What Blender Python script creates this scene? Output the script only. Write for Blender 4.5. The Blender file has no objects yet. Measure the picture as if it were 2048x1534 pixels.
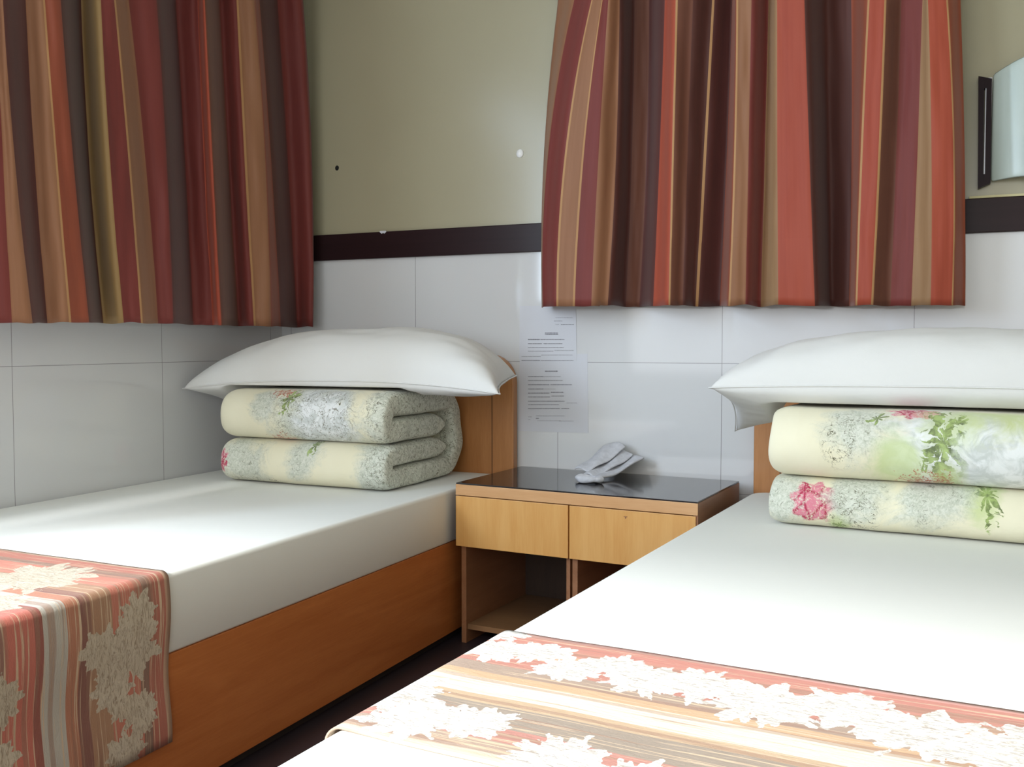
import bpy, bmesh, math, random
from mathutils import Vector, Matrix, noise
random.seed(4)
PI = math.pi; R = math.radians
SC = bpy.context.scene

# ------------------------------------------------------------------ camera
CAM = Vector((0, 0, 1.02)); FPX = 1918.944; YAW = R(24.7835); PIT = R(2.5381)
cd = bpy.data.cameras.new('camera'); cam = bpy.data.objects.new('camera', cd)
SC.collection.objects.link(cam); SC.camera = cam
cd.sensor_width = 36; cd.lens = FPX / 2048 * 36; cd.clip_start = .02
cam.location = CAM; cam.rotation_euler = (PI/2 - PIT, 0, YAW)
_fw = Vector((-math.sin(YAW)*math.cos(PIT), math.cos(YAW)*math.cos(PIT), -math.sin(PIT)))
_rt = Vector((math.cos(YAW), math.sin(YAW), 0)); _up = _rt.cross(_fw)
def unp(u, v, ax, val):
    """measured pixel -> point on the world plane (axis ax = val)"""
    d = _fw*FPX + _rt*(u-1024) + _up*(767-v)
    return CAM + d*((val-CAM[ax])/d[ax])

# ------------------------------------------------------------------ room numbers
XW, YW = -2.616, 3.318          # left wall, back wall
XR, YF, ZC = 1.45, -1.3, 2.85   # right wall, wall behind the camera, ceiling
ZB, ZM, XB = .516, .338, -1.542  # mattress top / bottom, left bed's open edge

# ------------------------------------------------------------------ world, sun, daylight and added fill, exposure
w = bpy.data.worlds.new('world'); SC.world = w; w.use_nodes = True
w.node_tree.nodes['Background'].inputs[0].default_value = (.72, .86, 1, 1)
w.node_tree.nodes['Background'].inputs[1].default_value = 1.0
def light(name, kind, loc, target, energy, color, **k):
    l = bpy.data.lights.new(name, kind); l.energy = energy; l.color = color
    for a, b in k.items(): setattr(l, a, b)
    o = bpy.data.objects.new(name, l); SC.collection.objects.link(o); o.location = loc
    o.rotation_euler = (Vector(target)-Vector(loc)).to_track_quat('-Z', 'Y').to_euler()
    return o
SUN_EL, SUN_AZ = R(30), R(6)
sd = Vector((math.sin(SUN_AZ)*math.cos(SUN_EL), math.cos(SUN_AZ)*math.cos(SUN_EL), -math.sin(SUN_EL)))
light('sun', 'SUN', (0, -6, 5), Vector((0, -6, 5))+sd, 5.6, (1, .99, .985), angle=R(8))
FWX0, FWX1, FWZ0, FWZ1 = -2.58, 1.1, .75, 2.38   # unseen window added behind the camera for sun and fill
LWY0, LWY1, LWZ0, LWZ1 = .87, 1.05, 1.14, 2.50    # uncurtained window in the left wall
light('fill_front', 'AREA', ((FWX0+FWX1)/2, YF-.12, (FWZ0+FWZ1)/2), (-.7, 5, 1.0), 46, (1, .97, .93),
      shape='RECTANGLE', size=FWX1-FWX0, size_y=FWZ1-FWZ0)  # fill lamp standing in the added front window
LVY0, LVY1 = -.75, .52                           # unseen left opening added to wash the beds, level with the camera
light('fill_left_wide', 'AREA', (XW-.008, (LVY0+LVY1)/2, 1.90), (5, (LVY0+LVY1)/2, 1.90), 76, (.74, .87, 1),
      shape='RECTANGLE', size=LVY1-LVY0, size_y=1.20)  # fill lamp for the added left opening
light('daylight_left', 'AREA', (XW-.008, (LWY0+LWY1)/2, (LWZ0+LWZ1)/2), (5, (LWY0+LWY1)/2, (LWZ0+LWZ1)/2), 36, (.62, .80, 1),
      shape='RECTANGLE', size=LWY1-LWY0, size_y=LWZ1-LWZ0)
vs = SC.view_settings; vs.view_transform = 'Standard'; vs.look = 'None'; vs.exposure = 0.0; vs.gamma = 1; vs.use_curve_mapping = False
SC.cycles.use_denoising = True; SC.cycles.max_bounces = 8; SC.cycles.caustics_reflective = False

# ------------------------------------------------------------------ node helper
def srgb(r, g, b):
    f = lambda c: (c/255/12.92) if c/255 <= .04045 else ((c/255+.055)/1.055)**2.4
    return (f(r), f(g), f(b), 1)
class NT:
    def __init__(s, name):
        s.m = bpy.data.materials.new(name); s.m.use_nodes = True; s.t = s.m.node_tree
        s.b = s.t.nodes['Principled BSDF']; s.L = s.t.links
    def n(s, typ, **k):
        x = s.t.nodes.new(typ)
        for a, b in k.items(): setattr(x, a, b)
        return x
    def put(s, sock, v):
        if hasattr(v, 'is_output') or isinstance(v, bpy.types.NodeSocket): s.L.new(v, sock)
        elif v is not None:
            if sock.type == 'VECTOR' and isinstance(v, (int, float)): v = (v,)*3
            sock.default_value = v
    def math(s, op, a, b=None, c=None, clamp=False):
        x = s.n('ShaderNodeMath', operation=op, use_clamp=clamp)
        for i, v in enumerate((a, b, c)):
            if v is not None: s.put(x.inputs[i], v)
        return x.outputs[0]
    def mix(s, f, a, b, mode='MIX'):
        x = s.n('ShaderNodeMix', data_type='RGBA', blend_type=mode)
        s.put(x.inputs[0], f); s.put(x.inputs[6], a); s.put(x.inputs[7], b)
        return x.outputs[2]
    def coord(s, which='Object'): return s.n('ShaderNodeTexCoord').outputs[which]
    def mapv(s, v, scale=(1, 1, 1), loc=(0, 0, 0), rot=(0, 0, 0)):
        x = s.n('ShaderNodeMapping'); s.L.new(v, x.inputs[0])
        x.inputs['Scale'].default_value = scale; x.inputs['Location'].default_value = loc; x.inputs['Rotation'].default_value = rot
        return x.outputs[0]
    def noise(s, v, scale, detail=2, rough=.5, dist=0, out=0):
        x = s.n('ShaderNodeTexNoise'); s.L.new(v, x.inputs['Vector'])
        x.inputs['Scale'].default_value = scale; x.inputs['Detail'].default_value = detail
        x.inputs['Roughness'].default_value = rough; x.inputs['Distortion'].default_value = dist
        return x.outputs[out]
    def vor(s, v, scale, feature='F1', out='Distance'):
        x = s.n('ShaderNodeTexVoronoi', feature=feature); s.L.new(v, x.inputs['Vector'])
        x.inputs['Scale'].default_value = scale
        return x.outputs[out]
    def xyz(s, v):
        x = s.n('ShaderNodeSeparateXYZ'); s.L.new(v, x.inputs[0]); return x.outputs
    def comb(s, x_, y_, z_=0):
        x = s.n('ShaderNodeCombineXYZ')
        for i, v in enumerate((x_, y_, z_)): s.put(x.inputs[i], v)
        return x.outputs[0]
    def ramp(s, f, stops, interp='LINEAR'):
        x = s.n('ShaderNodeValToRGB'); s.L.new(f, x.inputs[0]); r = x.color_ramp; r.interpolation = interp
        while len(r.elements) < len(stops): r.elements.new(.5)
        for e, (p, c) in zip(r.elements, stops): e.position = p; e.color = c if len(c) == 4 else (*c, 1)
        return x.outputs[0]
    def rng(s, v, a, b, c=0., d=1.):
        x = s.n('ShaderNodeMapRange'); s.L.new(v, x.inputs[0])
        for i, k in enumerate((a, b, c, d)): x.inputs[i+1].default_value = k
        return x.outputs[0]
    def bump(s, h, strength=.2, dist=.01):
        x = s.n('ShaderNodeBump'); x.inputs['Strength'].default_value = strength; x.inputs['Distance'].default_value = dist
        s.L.new(h, x.inputs['Height']); s.L.new(x.outputs[0], s.b.inputs['Normal'])
    def fin(s, col=None, rough=.5, spec=None, coat=None, sheen=None, trans=None):
        if col is not None: s.put(s.b.inputs['Base Color'], col)
        s.put(s.b.inputs['Roughness'], rough)
        if spec is not None: s.b.inputs['Specular IOR Level'].default_value = spec
        if coat is not None: s.b.inputs['Coat Weight'].default_value = coat; s.b.inputs['Coat Roughness'].default_value = .12
        if sheen is not None: s.b.inputs['Sheen Weight'].default_value = sheen
        return s.m

# ------------------------------------------------------------------ plain materials
def wall_mat(name, axis, x0):
    """cream paint above the dark rail, large glazed white tiles with thin joints below it"""
    t = NT(name); o = t.xyz(t.coord()); h = o[axis]; z = o[2]
    fx = t.math('FRACT', t.math('DIVIDE', t.math('SUBTRACT', h, x0-6.115), .6115))
    dx = t.math('ABSOLUTE', t.math('SUBTRACT', fx, t.math('ROUND', fx)))
    fz = t.math('FRACT', t.math('DIVIDE', t.math('SUBTRACT', z, .942-4.5), .45))
    dz = t.math('ABSOLUTE', t.math('SUBTRACT', fz, t.math('ROUND', fz)))
    jx = t.math('LESS_THAN', dx, .0016); jz = t.math('LESS_THAN', dz, .0020)
    j = t.math('MAXIMUM', jx, jz)
    low = t.math('LESS_THAN', z, 1.40)
    j = t.math('MULTIPLY', j, low)
    n = t.noise(t.coord(), 1.5, 3)
    tile = t.mix(n, srgb(208, 209, 212), srgb(216, 216, 218))
    tile = t.mix(j, tile, srgb(140, 138, 142))
    paint = t.mix(t.noise(t.coord(), 2.2, 4), srgb(162, 155, 130), srgb(170, 163, 138))
    c = t.mix(low, paint, tile)
    t.bump(t.math('ADD', t.math('MULTIPLY', t.math('SUBTRACT', 1, j), .5), t.math('MULTIPLY', t.noise(t.coord(), 7, 2), .10)), .25, .004)
    return t.fin(c, t.mix(low, (.25,)*3+(1,), (.07,)*3+(1,)), .5)
def simple(name, rgb, rough=.5, var=.06, scale=8, spec=.5, bump=0, coat=None, stretch=(1, 1, 1)):
    t = NT(name); c = srgb(*rgb); v = t.mapv(t.coord(), stretch)
    n = t.noise(v, scale, 4)
    lo = tuple(x*(1-var*2) for x in c[:3])+(1,); hi = tuple(min(1, x*(1+var*2)) for x in c[:3])+(1,)
    if bump: t.bump(n, bump, .004)
    return t.fin(t.mix(n, lo, hi), rough, spec, coat)
def wood(name, a, b, axis=0, rough=.35, sc=1.0, coat=.2):
    t = NT(name); st = [14, 14, 14]; st[axis] = 1.1
    v = t.mapv(t.coord(), tuple(x*sc for x in st))
    n1 = t.noise(v, 1.6, 6, .62, .6); n2 = t.noise(t.mapv(t.coord(), tuple(x*5*sc for x in st)), 3, 3)
    f = t.math('ADD', t.math('MULTIPLY', n1, .75), t.math('MULTIPLY', n2, .25))
    c = t.mix(t.rng(f, .35, .65), srgb(*a), srgb(*b))
    return t.fin(c, rough, .5, coat)
def cloth(name, rgb, rough=.85, weave=900, bump=.12, wr=.3):
    t = NT(name); o = t.coord()
    n = t.noise(o, 3.5, 3)
    c = srgb(*rgb); c2 = tuple(x*.95 for x in c[:3])+(1,)
    h = t.math('ADD', t.math('MULTIPLY', t.noise(o, weave, 1), .06), t.math('MULTIPLY', t.noise(o, 9, 3, .5, .8), wr))
    t.bump(h, bump, .02)
    return t.fin(t.mix(n, c2, c), rough, .25, sheen=.15)

M = {}
M['back'] = wall_mat('back_wall', 0, -1.955+.0)
M['left'] = wall_mat('left_wall', 1, 2.021)
M['ceiling'] = simple('ceiling_paint', (225, 222, 212), .9)
M['plain'] = simple('plain_wall_paint', (205, 198, 172), .8)
M['floor'] = simple('dark_floor', (40, 32, 36), .45, .15, 5)
M['rail'] = simple('rail_wood', (42, 27, 29), .30, .15, 3, .13, stretch=(.4, .4, 12))
M['caulk'] = simple('caulk', (214, 205, 160), .6)
M['head'] = wood('headboard_wood', (170, 112, 62), (188, 130, 78), 2, .4)
M['frame'] = wood('bed_frame_wood', (172, 98, 48), (192, 118, 64), 1, .35)
M['drawer'] = wood('drawer_wood', (208, 152, 84), (220, 170, 104), 2, .38, .8)
M['edge'] = wood('edge_wood', (200, 150, 100), (214, 168, 122), 0, .4)
M['side'] = wood('side_wood', (134, 90, 60), (152, 106, 74), 1, .45)
M['inside'] = wood('shaded_inside_wood', (52, 38, 32), (64, 48, 38), 2, .6)  # wood darkened to hold the shade inside the nightstand
M['sheet'] = cloth('white_sheet', (232, 232, 226))
M['pillow'] = cloth('white_pillowcase', (222, 221, 219), .8, 900, .25, .4)
M['black'] = simple('black_hole', (10, 8, 6), .8)
M['dark'] = simple('dark_joint_plinth', (30, 22, 20), .8)  # one dark tone for headboard joints and plinth
M['paper'] = simple('paper', (205, 206, 214), .35, .02)
M['ink'] = simple('ink', (112, 110, 120), .6)
M['towel'] = simple('grey_cloth', (198, 198, 204), .95, .12, 60, .2, .5)
M['darkwood'] = simple('dark_wood', (34, 22, 26), .35, .1, 3, .1)
t = NT('glass_top'); t.put(t.b.inputs['Base Color'], t.mix(t.noise(t.coord(), 6, 3), srgb(26, 25, 28), srgb(34, 32, 36)))
M['glass'] = t.fin(None, .10, .75)
t = NT('frosted_shade'); M['frost'] = t.fin(t.mix(t.noise(t.mapv(t.coord(), (30, 30, 1)), 2, 2), srgb(190, 204, 196), srgb(206, 216, 210)), .3, .5)
t.b.inputs['Alpha'].default_value = .75
t = NT('glint_white_screw_cap'); M['metal'] = t.fin(t.mix(t.noise(t.coord(), 40), srgb(246, 246, 248), srgb(252, 252, 254)), .12, .8, .8)  # near-white base colour carries the window glint on the cap

# ------------------------------------------------------------------ object helpers
C = SC.collection
def tag(o, label=None, cat=None, group=None, kind=None):
    if label: o['label'] = label
    if cat: o['category'] = cat
    if group: o['group'] = group
    if kind: o['kind'] = kind
    return o
def empty(name, loc=(0, 0, 0), rz=0, **k):
    o = bpy.data.objects.new(name, None); C.objects.link(o); o.location = loc; o.rotation_euler = (0, 0, rz)
    o.empty_display_size = .05
    return tag(o, **k)
def mesh(name, V, F, mats, parent=None, smooth=True, uvs=None, mi=None, loc=None):
    me = bpy.data.meshes.new(name); me.from_pydata([tuple(v) for v in V], [], F)
    if not isinstance(mats, (list, tuple)): mats = [mats]
    for m in mats: me.materials.append(m)
    if uvs:
        l = me.uv_layers.new(name='UVMap')
        for p in me.polygons:
            for li, vi in zip(p.loop_indices, p.vertices): l.data[li].uv = uvs[vi]
    if mi:
        for p, i in zip(me.polygons, mi): p.material_index = i
    for p in me.polygons: p.use_smooth = smooth
    bm = bmesh.new(); bm.from_mesh(me); bmesh.ops.recalc_face_normals(bm, faces=bm.faces); bm.to_mesh(me); bm.free()
    o = bpy.data.objects.new(name, me); C.objects.link(o)
    if parent: o.parent = parent
    if loc: o.location = loc
    return o
def bxs(name, boxes, mat, parent=None, bev=.002, seg=2, loc=None):
    bm = bmesh.new()
    for (x0, y0, z0, x1, y1, z1) in boxes:
        b2 = bmesh.new(); bmesh.ops.create_cube(b2, size=1)
        for v in b2.verts: v.co = Vector(((x0+x1)/2+v.co.x*(x1-x0), (y0+y1)/2+v.co.y*(y1-y0), (z0+z1)/2+v.co.z*(z1-z0)))
        if bev: bmesh.ops.bevel(b2, geom=b2.edges[:], offset=min(bev, .45*min(x1-x0, y1-y0, z1-z0)), segments=seg, profile=.7, affect='EDGES')
        tmp = bpy.data.meshes.new('t'); b2.to_mesh(tmp); b2.free(); bm.from_mesh(tmp); bpy.data.meshes.remove(tmp)
    me = bpy.data.meshes.new(name); bm.to_mesh(me); bm.free(); me.materials.append(mat)
    o = bpy.data.objects.new(name, me); C.objects.link(o)
    if parent: o.parent = parent
    if loc: o.location = loc
    return o
def struct(o): o['kind'] = 'structure'; return o

# ------------------------------------------------------------------ room shell
T = .12
struct(bxs('floor', [(XW-T, YF-T, -.1, XR+T, YW+T, 0)], M['floor'], bev=0))
struct(bxs('ceiling', [(XW-T, YF-T, ZC, XR+T, YW+T, ZC+.1)], M['ceiling'], bev=0))
struct(bxs('wall_back', [(XW-T, YW, 0, XR+T, YW+T, ZC)], M['back'], bev=0))
struct(bxs('wall_left', [(XW-T, YF-T, 0, XW, LVY0, ZC), (XW-T, LVY1, 0, XW, LWY0, ZC), (XW-T, LWY1, 0, XW, YW, ZC),
                         (XW-T, LVY0, 0, XW, LVY1, 1.30), (XW-T, LVY0, LWZ1, XW, LVY1, ZC),
                         (XW-T, LWY0, 0, XW, LWY1, LWZ0), (XW-T, LWY0, LWZ1, XW, LWY1, ZC)], M['left'], bev=0))
struct(bxs('wall_right', [(XR, YF-T, 0, XR+T, YW, ZC)], M['plain'], bev=0))
struct(bxs('wall_front', [(XW, YF-T, 0, FWX0, YF, ZC), (FWX1, YF-T, 0, XR, YF, ZC),
                          (FWX0, YF-T, 0, FWX1, YF, FWZ0), (FWX0, YF-T, FWZ1, FWX1, YF, ZC)], M['plain'], bev=0))
struct(bxs('trim_1', [(XW+.015, YW-.015, 1.353, XR, YW, 1.459)], M['rail'], bev=.003))
struct(bxs('trim_2', [(XW, LWY1, 1.353, XW+.015, YW, 1.459)], M['rail'], bev=.003))
struct(bxs('trim_3', [(.03, YW-.010, 1.4595, XR, YW, 1.467)], M['caulk'], bev=.002))
# chip in the rail's top edge
p = unp(766, 466, 1, YW-.015)
o = mesh('paint_chip', [(p.x+dx, YW-.0155+dy, 1.4585+dz) for dx, dz, dy in
     [(-.016, 0, -.0012), (-.012, .003, -.001), (.003, .0035, -.001), (.013, .003, -.001), (.016, -.001, -.0012), (.007, -.008, -.0012), (.001, -.005, -.0012), (-.006, -.008, -.0012)]]
     + [(p.x+dx, YW-.0148, 1.4585+dz) for dx, dz in [(-.016, 0), (-.012, .003), (.003, .0035), (.013, .003), (.016, -.001), (.007, -.008), (.001, -.005), (-.006, -.008)]],
     [list(range(8)), list(range(15, 7, -1))]+[[i, (i+1) % 8, 8+(i+1) % 8, 8+i] for i in range(8)], M['paper'], smooth=False)
tag(o, 'small white chip on the top edge of the dark wall rail', 'paint chip')

def disc(name, c, r, d, mat, dome=0, parent=None):
    """short round plug on the back wall, axis along y"""
    V = []; F = []; n = 28; prof = [(1, 0), (1, -d*.5), (.85, -d*.85), (.5, -d-dome*.7), (0.02, -d-dome)]
    for rr, yy in prof:
        for i in range(n):
            a = 2*PI*i/n; V.append((c[0]+r*rr*math.cos(a), c[1]+yy, c[2]+r*1.1*rr*math.sin(a)))
    for k in range(len(prof)-1):
        for i in range(n): F.append([k*n+i, k*n+(i+1) % n, (k+1)*n+(i+1) % n, (k+1)*n+i])
    F.append(list(range((len(prof)-1)*n, len(prof)*n))); F.append(list(range(n-1, -1, -1)))
    return mesh(name, V, F, mat, parent)
sc_ = unp(1040, 307, 1, YW)
tag(disc('wall_screw', (sc_.x, YW, sc_.z), .0145, .004, M['metal'], .006), 'shiny domed screw cap whitened for its glint in the cream wall beside the right curtain', 'screw')
hl = unp(674, 336, 1, YW)
tag(disc('wall_plug', (hl.x, YW+.0005, hl.z), .0095, .001, M['black'], 0), 'small black screw hole in the cream wall near the left curtain', 'wall plug')

# ------------------------------------------------------------------ curtains
def stripe_mat(name, a, b, sc=1.0):
    t = NT(name); uv = t.coord('UV')
    v = t.mapv(uv, (60*sc, 1.2, 1))
    n = t.noise(v, 1.0, 5, .6, .3)
    n2 = t.noise(t.mapv(uv, (9, .9, 1), (3, 1, 0)), 1.0, 3, .5, .4)
    f = t.math('ADD', t.math('MULTIPLY', n, .55), t.math('MULTIPLY', n2, .45))
    c = t.mix(t.rng(f, .32, .68), srgb(*a), srgb(*b))
    t.bump(t.noise(t.mapv(uv, (700, 700, 1)), 1, 1), .06, .002)
    return t.fin(c, .62, .35, sheen=.15)
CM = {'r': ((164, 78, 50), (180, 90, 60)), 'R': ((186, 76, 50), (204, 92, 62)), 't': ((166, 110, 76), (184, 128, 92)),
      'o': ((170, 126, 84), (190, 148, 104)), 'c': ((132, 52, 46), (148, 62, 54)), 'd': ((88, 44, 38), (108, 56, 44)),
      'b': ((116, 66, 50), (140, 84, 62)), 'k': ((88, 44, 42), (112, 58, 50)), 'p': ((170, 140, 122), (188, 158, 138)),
      'l': ((206, 150, 96), (222, 170, 116)), 'g': ((176, 138, 84), (192, 156, 102))}  # dark brown and plum put the shade of deep folds into the fabric
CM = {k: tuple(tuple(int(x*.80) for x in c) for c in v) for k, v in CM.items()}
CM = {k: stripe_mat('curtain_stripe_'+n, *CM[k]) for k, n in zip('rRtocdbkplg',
      ['rust', 'bright_rust', 'tan', 'straw', 'crimson', 'dark_brown_fold_shade', 'brown', 'plum_fold_shade', 'pale', 'piping', 'gold'])}
CK = list(CM)
def curtain(name, rows, stripes, depth, hem, plane, base, sgn, parent, vtop=-300, sub=9, mean=.12, dk=1.35, pip=(), seed=0):
    """rows: measured edge positions of every stripe at three heights; depth: how far each edge stands off the wall"""
    (vt, top), (vm, mid), (vb, bot) = rows
    nK = len(bot); NV = 56; V = []; UV = []; ncol = (nK-1)*sub+1
    def at(k, arr):
        return arr[k]
    vs_ = [vtop+(vb-vtop)*i/NV for i in range(NV+1)]
    L = [0]
    for k in range(nK-1): L.append(L[-1]+max(.02, abs(bot[k+1]-bot[k])/700))
    for r, v in enumerate(vs_):
        for c in range(ncol):
            k = min(c//sub, nK-2); f = (c-k*sub)/sub
            def U(kk):
                # quadratic through the three measured heights
                a, b, d = top[kk], mid[kk], bot[kk]
                t_ = (v-vt)/(vb-vt); tm = (vm-vt)/(vb-vt)
                l0 = (t_-tm)*(t_-1)/(tm); l1 = t_*(t_-1)/(tm*(tm-1)); l2 = t_*(t_-tm)/(1-tm)
                if t_ < 0: return a+(b-a)/tm*t_*.6
                return a*l0+b*l1+d*l2
            u = U(k)*(1-f)+U(k+1)*f
            g = f*f*(3-2*f)
            dep = dk*(depth[k]*(1-g)+depth[k+1]*g)
            q = c/ncol*9
            dep += .010*noise.noise(Vector((q*2.1, v/260, seed)))+.004*noise.noise(Vector((q*7, v/120, seed+3)))
            hv = v+(hem(u)+3*noise.noise(Vector((q*3, seed, 1))))*(r/NV)**6
            P0 = unp(u, hv, plane, base+sgn*mean)      # height and place on the mean plane
            P = unp(u, hv, plane, base+sgn*(mean+dep))
            P.z = P0.z
            V.append(P); UV.append((L[k]+(L[k+1]-L[k])*f, P.z))
    F = []; MI = []
    for r in range(NV):
        for c in range(ncol-1):
            k = c//sub; i = c % sub
            F.append([r*ncol+c, r*ncol+c+1, (r+1)*ncol+c+1, (r+1)*ncol+c])
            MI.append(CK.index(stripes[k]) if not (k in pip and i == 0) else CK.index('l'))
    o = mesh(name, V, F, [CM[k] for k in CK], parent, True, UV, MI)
    s = o.modifiers.new('thick', 'SOLIDIFY'); s.thickness = .003; s.offset = 0
    # turned-up hem: a doubled strip along the bottom on the room side
    V2 = []; F2 = []; U2 = []; MI2 = []
    off = .0022*sgn
    HR = int(NV*.17)
    for r in range(NV-HR, NV+1):
        for c in range(ncol):
            P = V[r*ncol+c].copy(); P[plane] += off*min(1, .15+(r-NV+HR)/3); V2.append(P); U2.append(UV[r*ncol+c])
    for r in range(HR):
        for c in range(ncol-1): F2.append([r*ncol+c, r*ncol+c+1, (r+1)*ncol+c+1, (r+1)*ncol+c]); MI2.append(MI[c])
    h = mesh('hem', V2, F2, [CM[k] for k in CK], parent, True, U2, MI2)
    s = h.modifiers.new('thick', 'SOLIDIFY'); s.thickness = .0012; s.offset = 0
    return o
q = lambda a, x0, s: [x0+x/s for x in a]
# right curtain (on the back wall)
B = [70, 75, 130, 197, 273, 340, 415, 470, 527, 590, 648, 700, 800, 835, 905, 968, 1040, 1190, 1260, 1330, 1357, 1420, 1500, 1585, 1665, 1750, 1807]
Mi = [80, 100, 170, 240, 305, 375, 440, 500, 555, 605, 668, 735, 830, 860, 918, 985, 1036, 1165, 1250, 1342, 1380, 1452, 1525, 1612, 1668, 1755, 1803]
Tp = [134, 205, 280, 320, 345, 388, 450, 510, 575, 620, 690, 768, 850, 868, 930, 1000, 1035, 1145, 1240, 1340, 1408, 1475, 1545, 1632, 1652, 1725, 1787]
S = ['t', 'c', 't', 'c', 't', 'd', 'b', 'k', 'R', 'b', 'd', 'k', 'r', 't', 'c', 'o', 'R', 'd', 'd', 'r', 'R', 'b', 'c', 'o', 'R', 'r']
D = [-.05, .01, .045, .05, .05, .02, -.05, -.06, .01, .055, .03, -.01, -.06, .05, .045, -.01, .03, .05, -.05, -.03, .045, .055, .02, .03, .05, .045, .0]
rc = empty('curtain', (-.65, YW-.12, 2.45), label='striped rust, tan and crimson curtain hanging on the back wall between the two beds', cat='curtain', group='striped window curtains')
def addp(o, root):
    o.parent = root; o.matrix_parent_inverse = Matrix.Translation(-Vector(root.location))
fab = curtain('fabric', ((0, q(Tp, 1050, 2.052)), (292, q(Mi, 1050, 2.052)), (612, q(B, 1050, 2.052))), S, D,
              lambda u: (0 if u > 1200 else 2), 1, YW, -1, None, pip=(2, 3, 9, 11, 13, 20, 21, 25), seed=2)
for ob in [x for x in C.objects if x.name.startswith(('fabric', 'hem'))]: addp(ob, rc)
done = set(x.name for x in C.objects if x.name.startswith(('fabric', 'hem')))
# left curtain (on the left wall), continues past the frame
B = [-760, -640, -520, -430, -330, -230, -120, 50, 140, 205, 300, 388, 450, 540, 615, 690, 757, 845, 930, 968, 1042, 1110, 1185, 1228, 1300, 1370]
Mi = [-800, -680, -560, -470, -370, -270, -160, 12, 62, 150, 240, 318, 390, 480, 560, 635, 728, 810, 892, 930, 1000, 1070, 1160, 1187, 1260, 1366]
Tp = [-830, -710, -590, -500, -400, -300, -190, -20, 10, 110, 185, 262, 355, 440, 495, 560, 682, 770, 865, 895, 960, 1035, 1110, 1135, 1215, 1325]
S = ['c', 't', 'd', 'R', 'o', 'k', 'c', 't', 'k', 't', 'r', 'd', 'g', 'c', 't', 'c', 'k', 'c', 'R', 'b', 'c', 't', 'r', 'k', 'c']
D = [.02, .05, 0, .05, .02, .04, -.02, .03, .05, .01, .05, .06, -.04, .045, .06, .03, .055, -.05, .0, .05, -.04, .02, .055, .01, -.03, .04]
lc = empty('curtain', (XW+.12, 2.4, 2.45), label='striped crimson, tan and gold curtain hanging on the left wall above the left bed', cat='curtain', group='striped window curtains')
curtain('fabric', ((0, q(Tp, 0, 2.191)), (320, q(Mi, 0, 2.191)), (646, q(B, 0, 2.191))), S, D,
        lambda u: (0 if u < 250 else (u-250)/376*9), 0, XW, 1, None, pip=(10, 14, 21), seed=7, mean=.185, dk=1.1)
for ob in [x for x in C.objects if x.name.startswith(('fabric', 'hem')) and x.name not in done]: addp(ob, lc)

# ------------------------------------------------------------------ beds
def rslab(name, x0, x1, y0, y1, z0, z1, rc, re, mat, parent, puff=0, n=8):
    """slab with rounded plan corners and rounded top edge, slightly crowned"""
    def ring(ins, z):
        pts = []; r = max(rc-ins, .004)
        for (cx, cy, a0) in ((x1-rc, y1-rc, 0), (x0+rc, y1-rc, 90), (x0+rc, y0+rc, 180), (x1-rc, y0+rc, 270)):
            for i in range(n+1):
                a = R(a0+90*i/n); pts.append((cx+r*math.cos(a), cy+r*math.sin(a), z))
        return pts
    V = []; rings = []
    prof = [(.006, z0), (0, z0+.006)]+[(re*(1-math.cos(R(90*i/6))), z1-re+re*math.sin(R(90*i/6))) for i in range(7)]
    for ins, z in prof: V += ring(ins, z)
    N = 4*(n+1); F = []
    for k in range(len(prof)-1):
        for i in range(N): F.append([k*N+i, k*N+(i+1) % N, (k+1)*N+(i+1) % N, (k+1)*N+i])
    F.append(list(range((len(prof)-1)*N, len(prof)*N))); F.append(list(range(N-1, -1, -1)))
    return mesh(name, V, F, mat, parent)
def headboard(parent, w, mats):
    """rounded-shoulder board with a joint line near each side; local x 0..w, y 0..-.04"""
    pts = []
    zt, zs, r = 1.02, .925, .11
    prof = [(0, .02)]
    for i in range(9):
        a = R(180-i*10); prof.append((r+r*math.cos(a)*1.0, .86+r*math.sin(a)*1.0))
    for i in range(1, 12):
        f = i/12; prof.append((.13+f*(w-.26), .972+.052*math.sin(PI*f)**.75))
    left = prof[:10]
    prof = left+[p for p in prof[10:]]+[(w-x, z) for x, z in reversed(left)]
    n = len(prof); th = .038
    V = [(x, 0, z) for x, z in prof]+[(x, -th, z) for x, z in prof]
    F = [list(range(n)), list(range(2*n-1, n-1, -1))]+[[i, (i+1) % n, n+(i+1) % n, n+i] for i in range(n)]
    o = mesh('headboard', V, F, mats['head'], parent, smooth=False)
    b = o.modifiers.new('bev', 'BEVEL'); b.width = .004; b.segments = 2; b.limit_method = 'ANGLE'
    bxs('joint_line', [(.088, -th-.0008, .05, .0905, -th+.002, .94)], M['dark'], o, bev=0)
    bxs('joint_line', [(w-.0905, -th-.0008, .05, w-.088, -th+.002, .94)], M['dark'], o, bev=0)
    return o
LEN = 2.5
def bed(root, w, xs):
    headboard(root, w, M)
    bxs('side_panel', [(0.002, -LEN, .026, .030, -.045, ZM-.004)], M['frame'], root)
    bxs('side_panel', [(xs-.028, -LEN, .026, xs, -.045, ZM-.001)], M['frame'], root)
    bxs('foot_panel', [(.03, -LEN, .026, xs-.028, -LEN+.028, ZM-.004)], M['frame'], root)
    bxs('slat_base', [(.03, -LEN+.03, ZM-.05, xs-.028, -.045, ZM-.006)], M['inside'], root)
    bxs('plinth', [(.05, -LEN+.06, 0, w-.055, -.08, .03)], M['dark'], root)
WL = 1.09
lb = empty('bed', (XB-WL+.0-.0, YW-.006, 0), label='single bed with light wood headboard and orange-brown side panel along the left wall', cat='bed', group='single beds')
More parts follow.
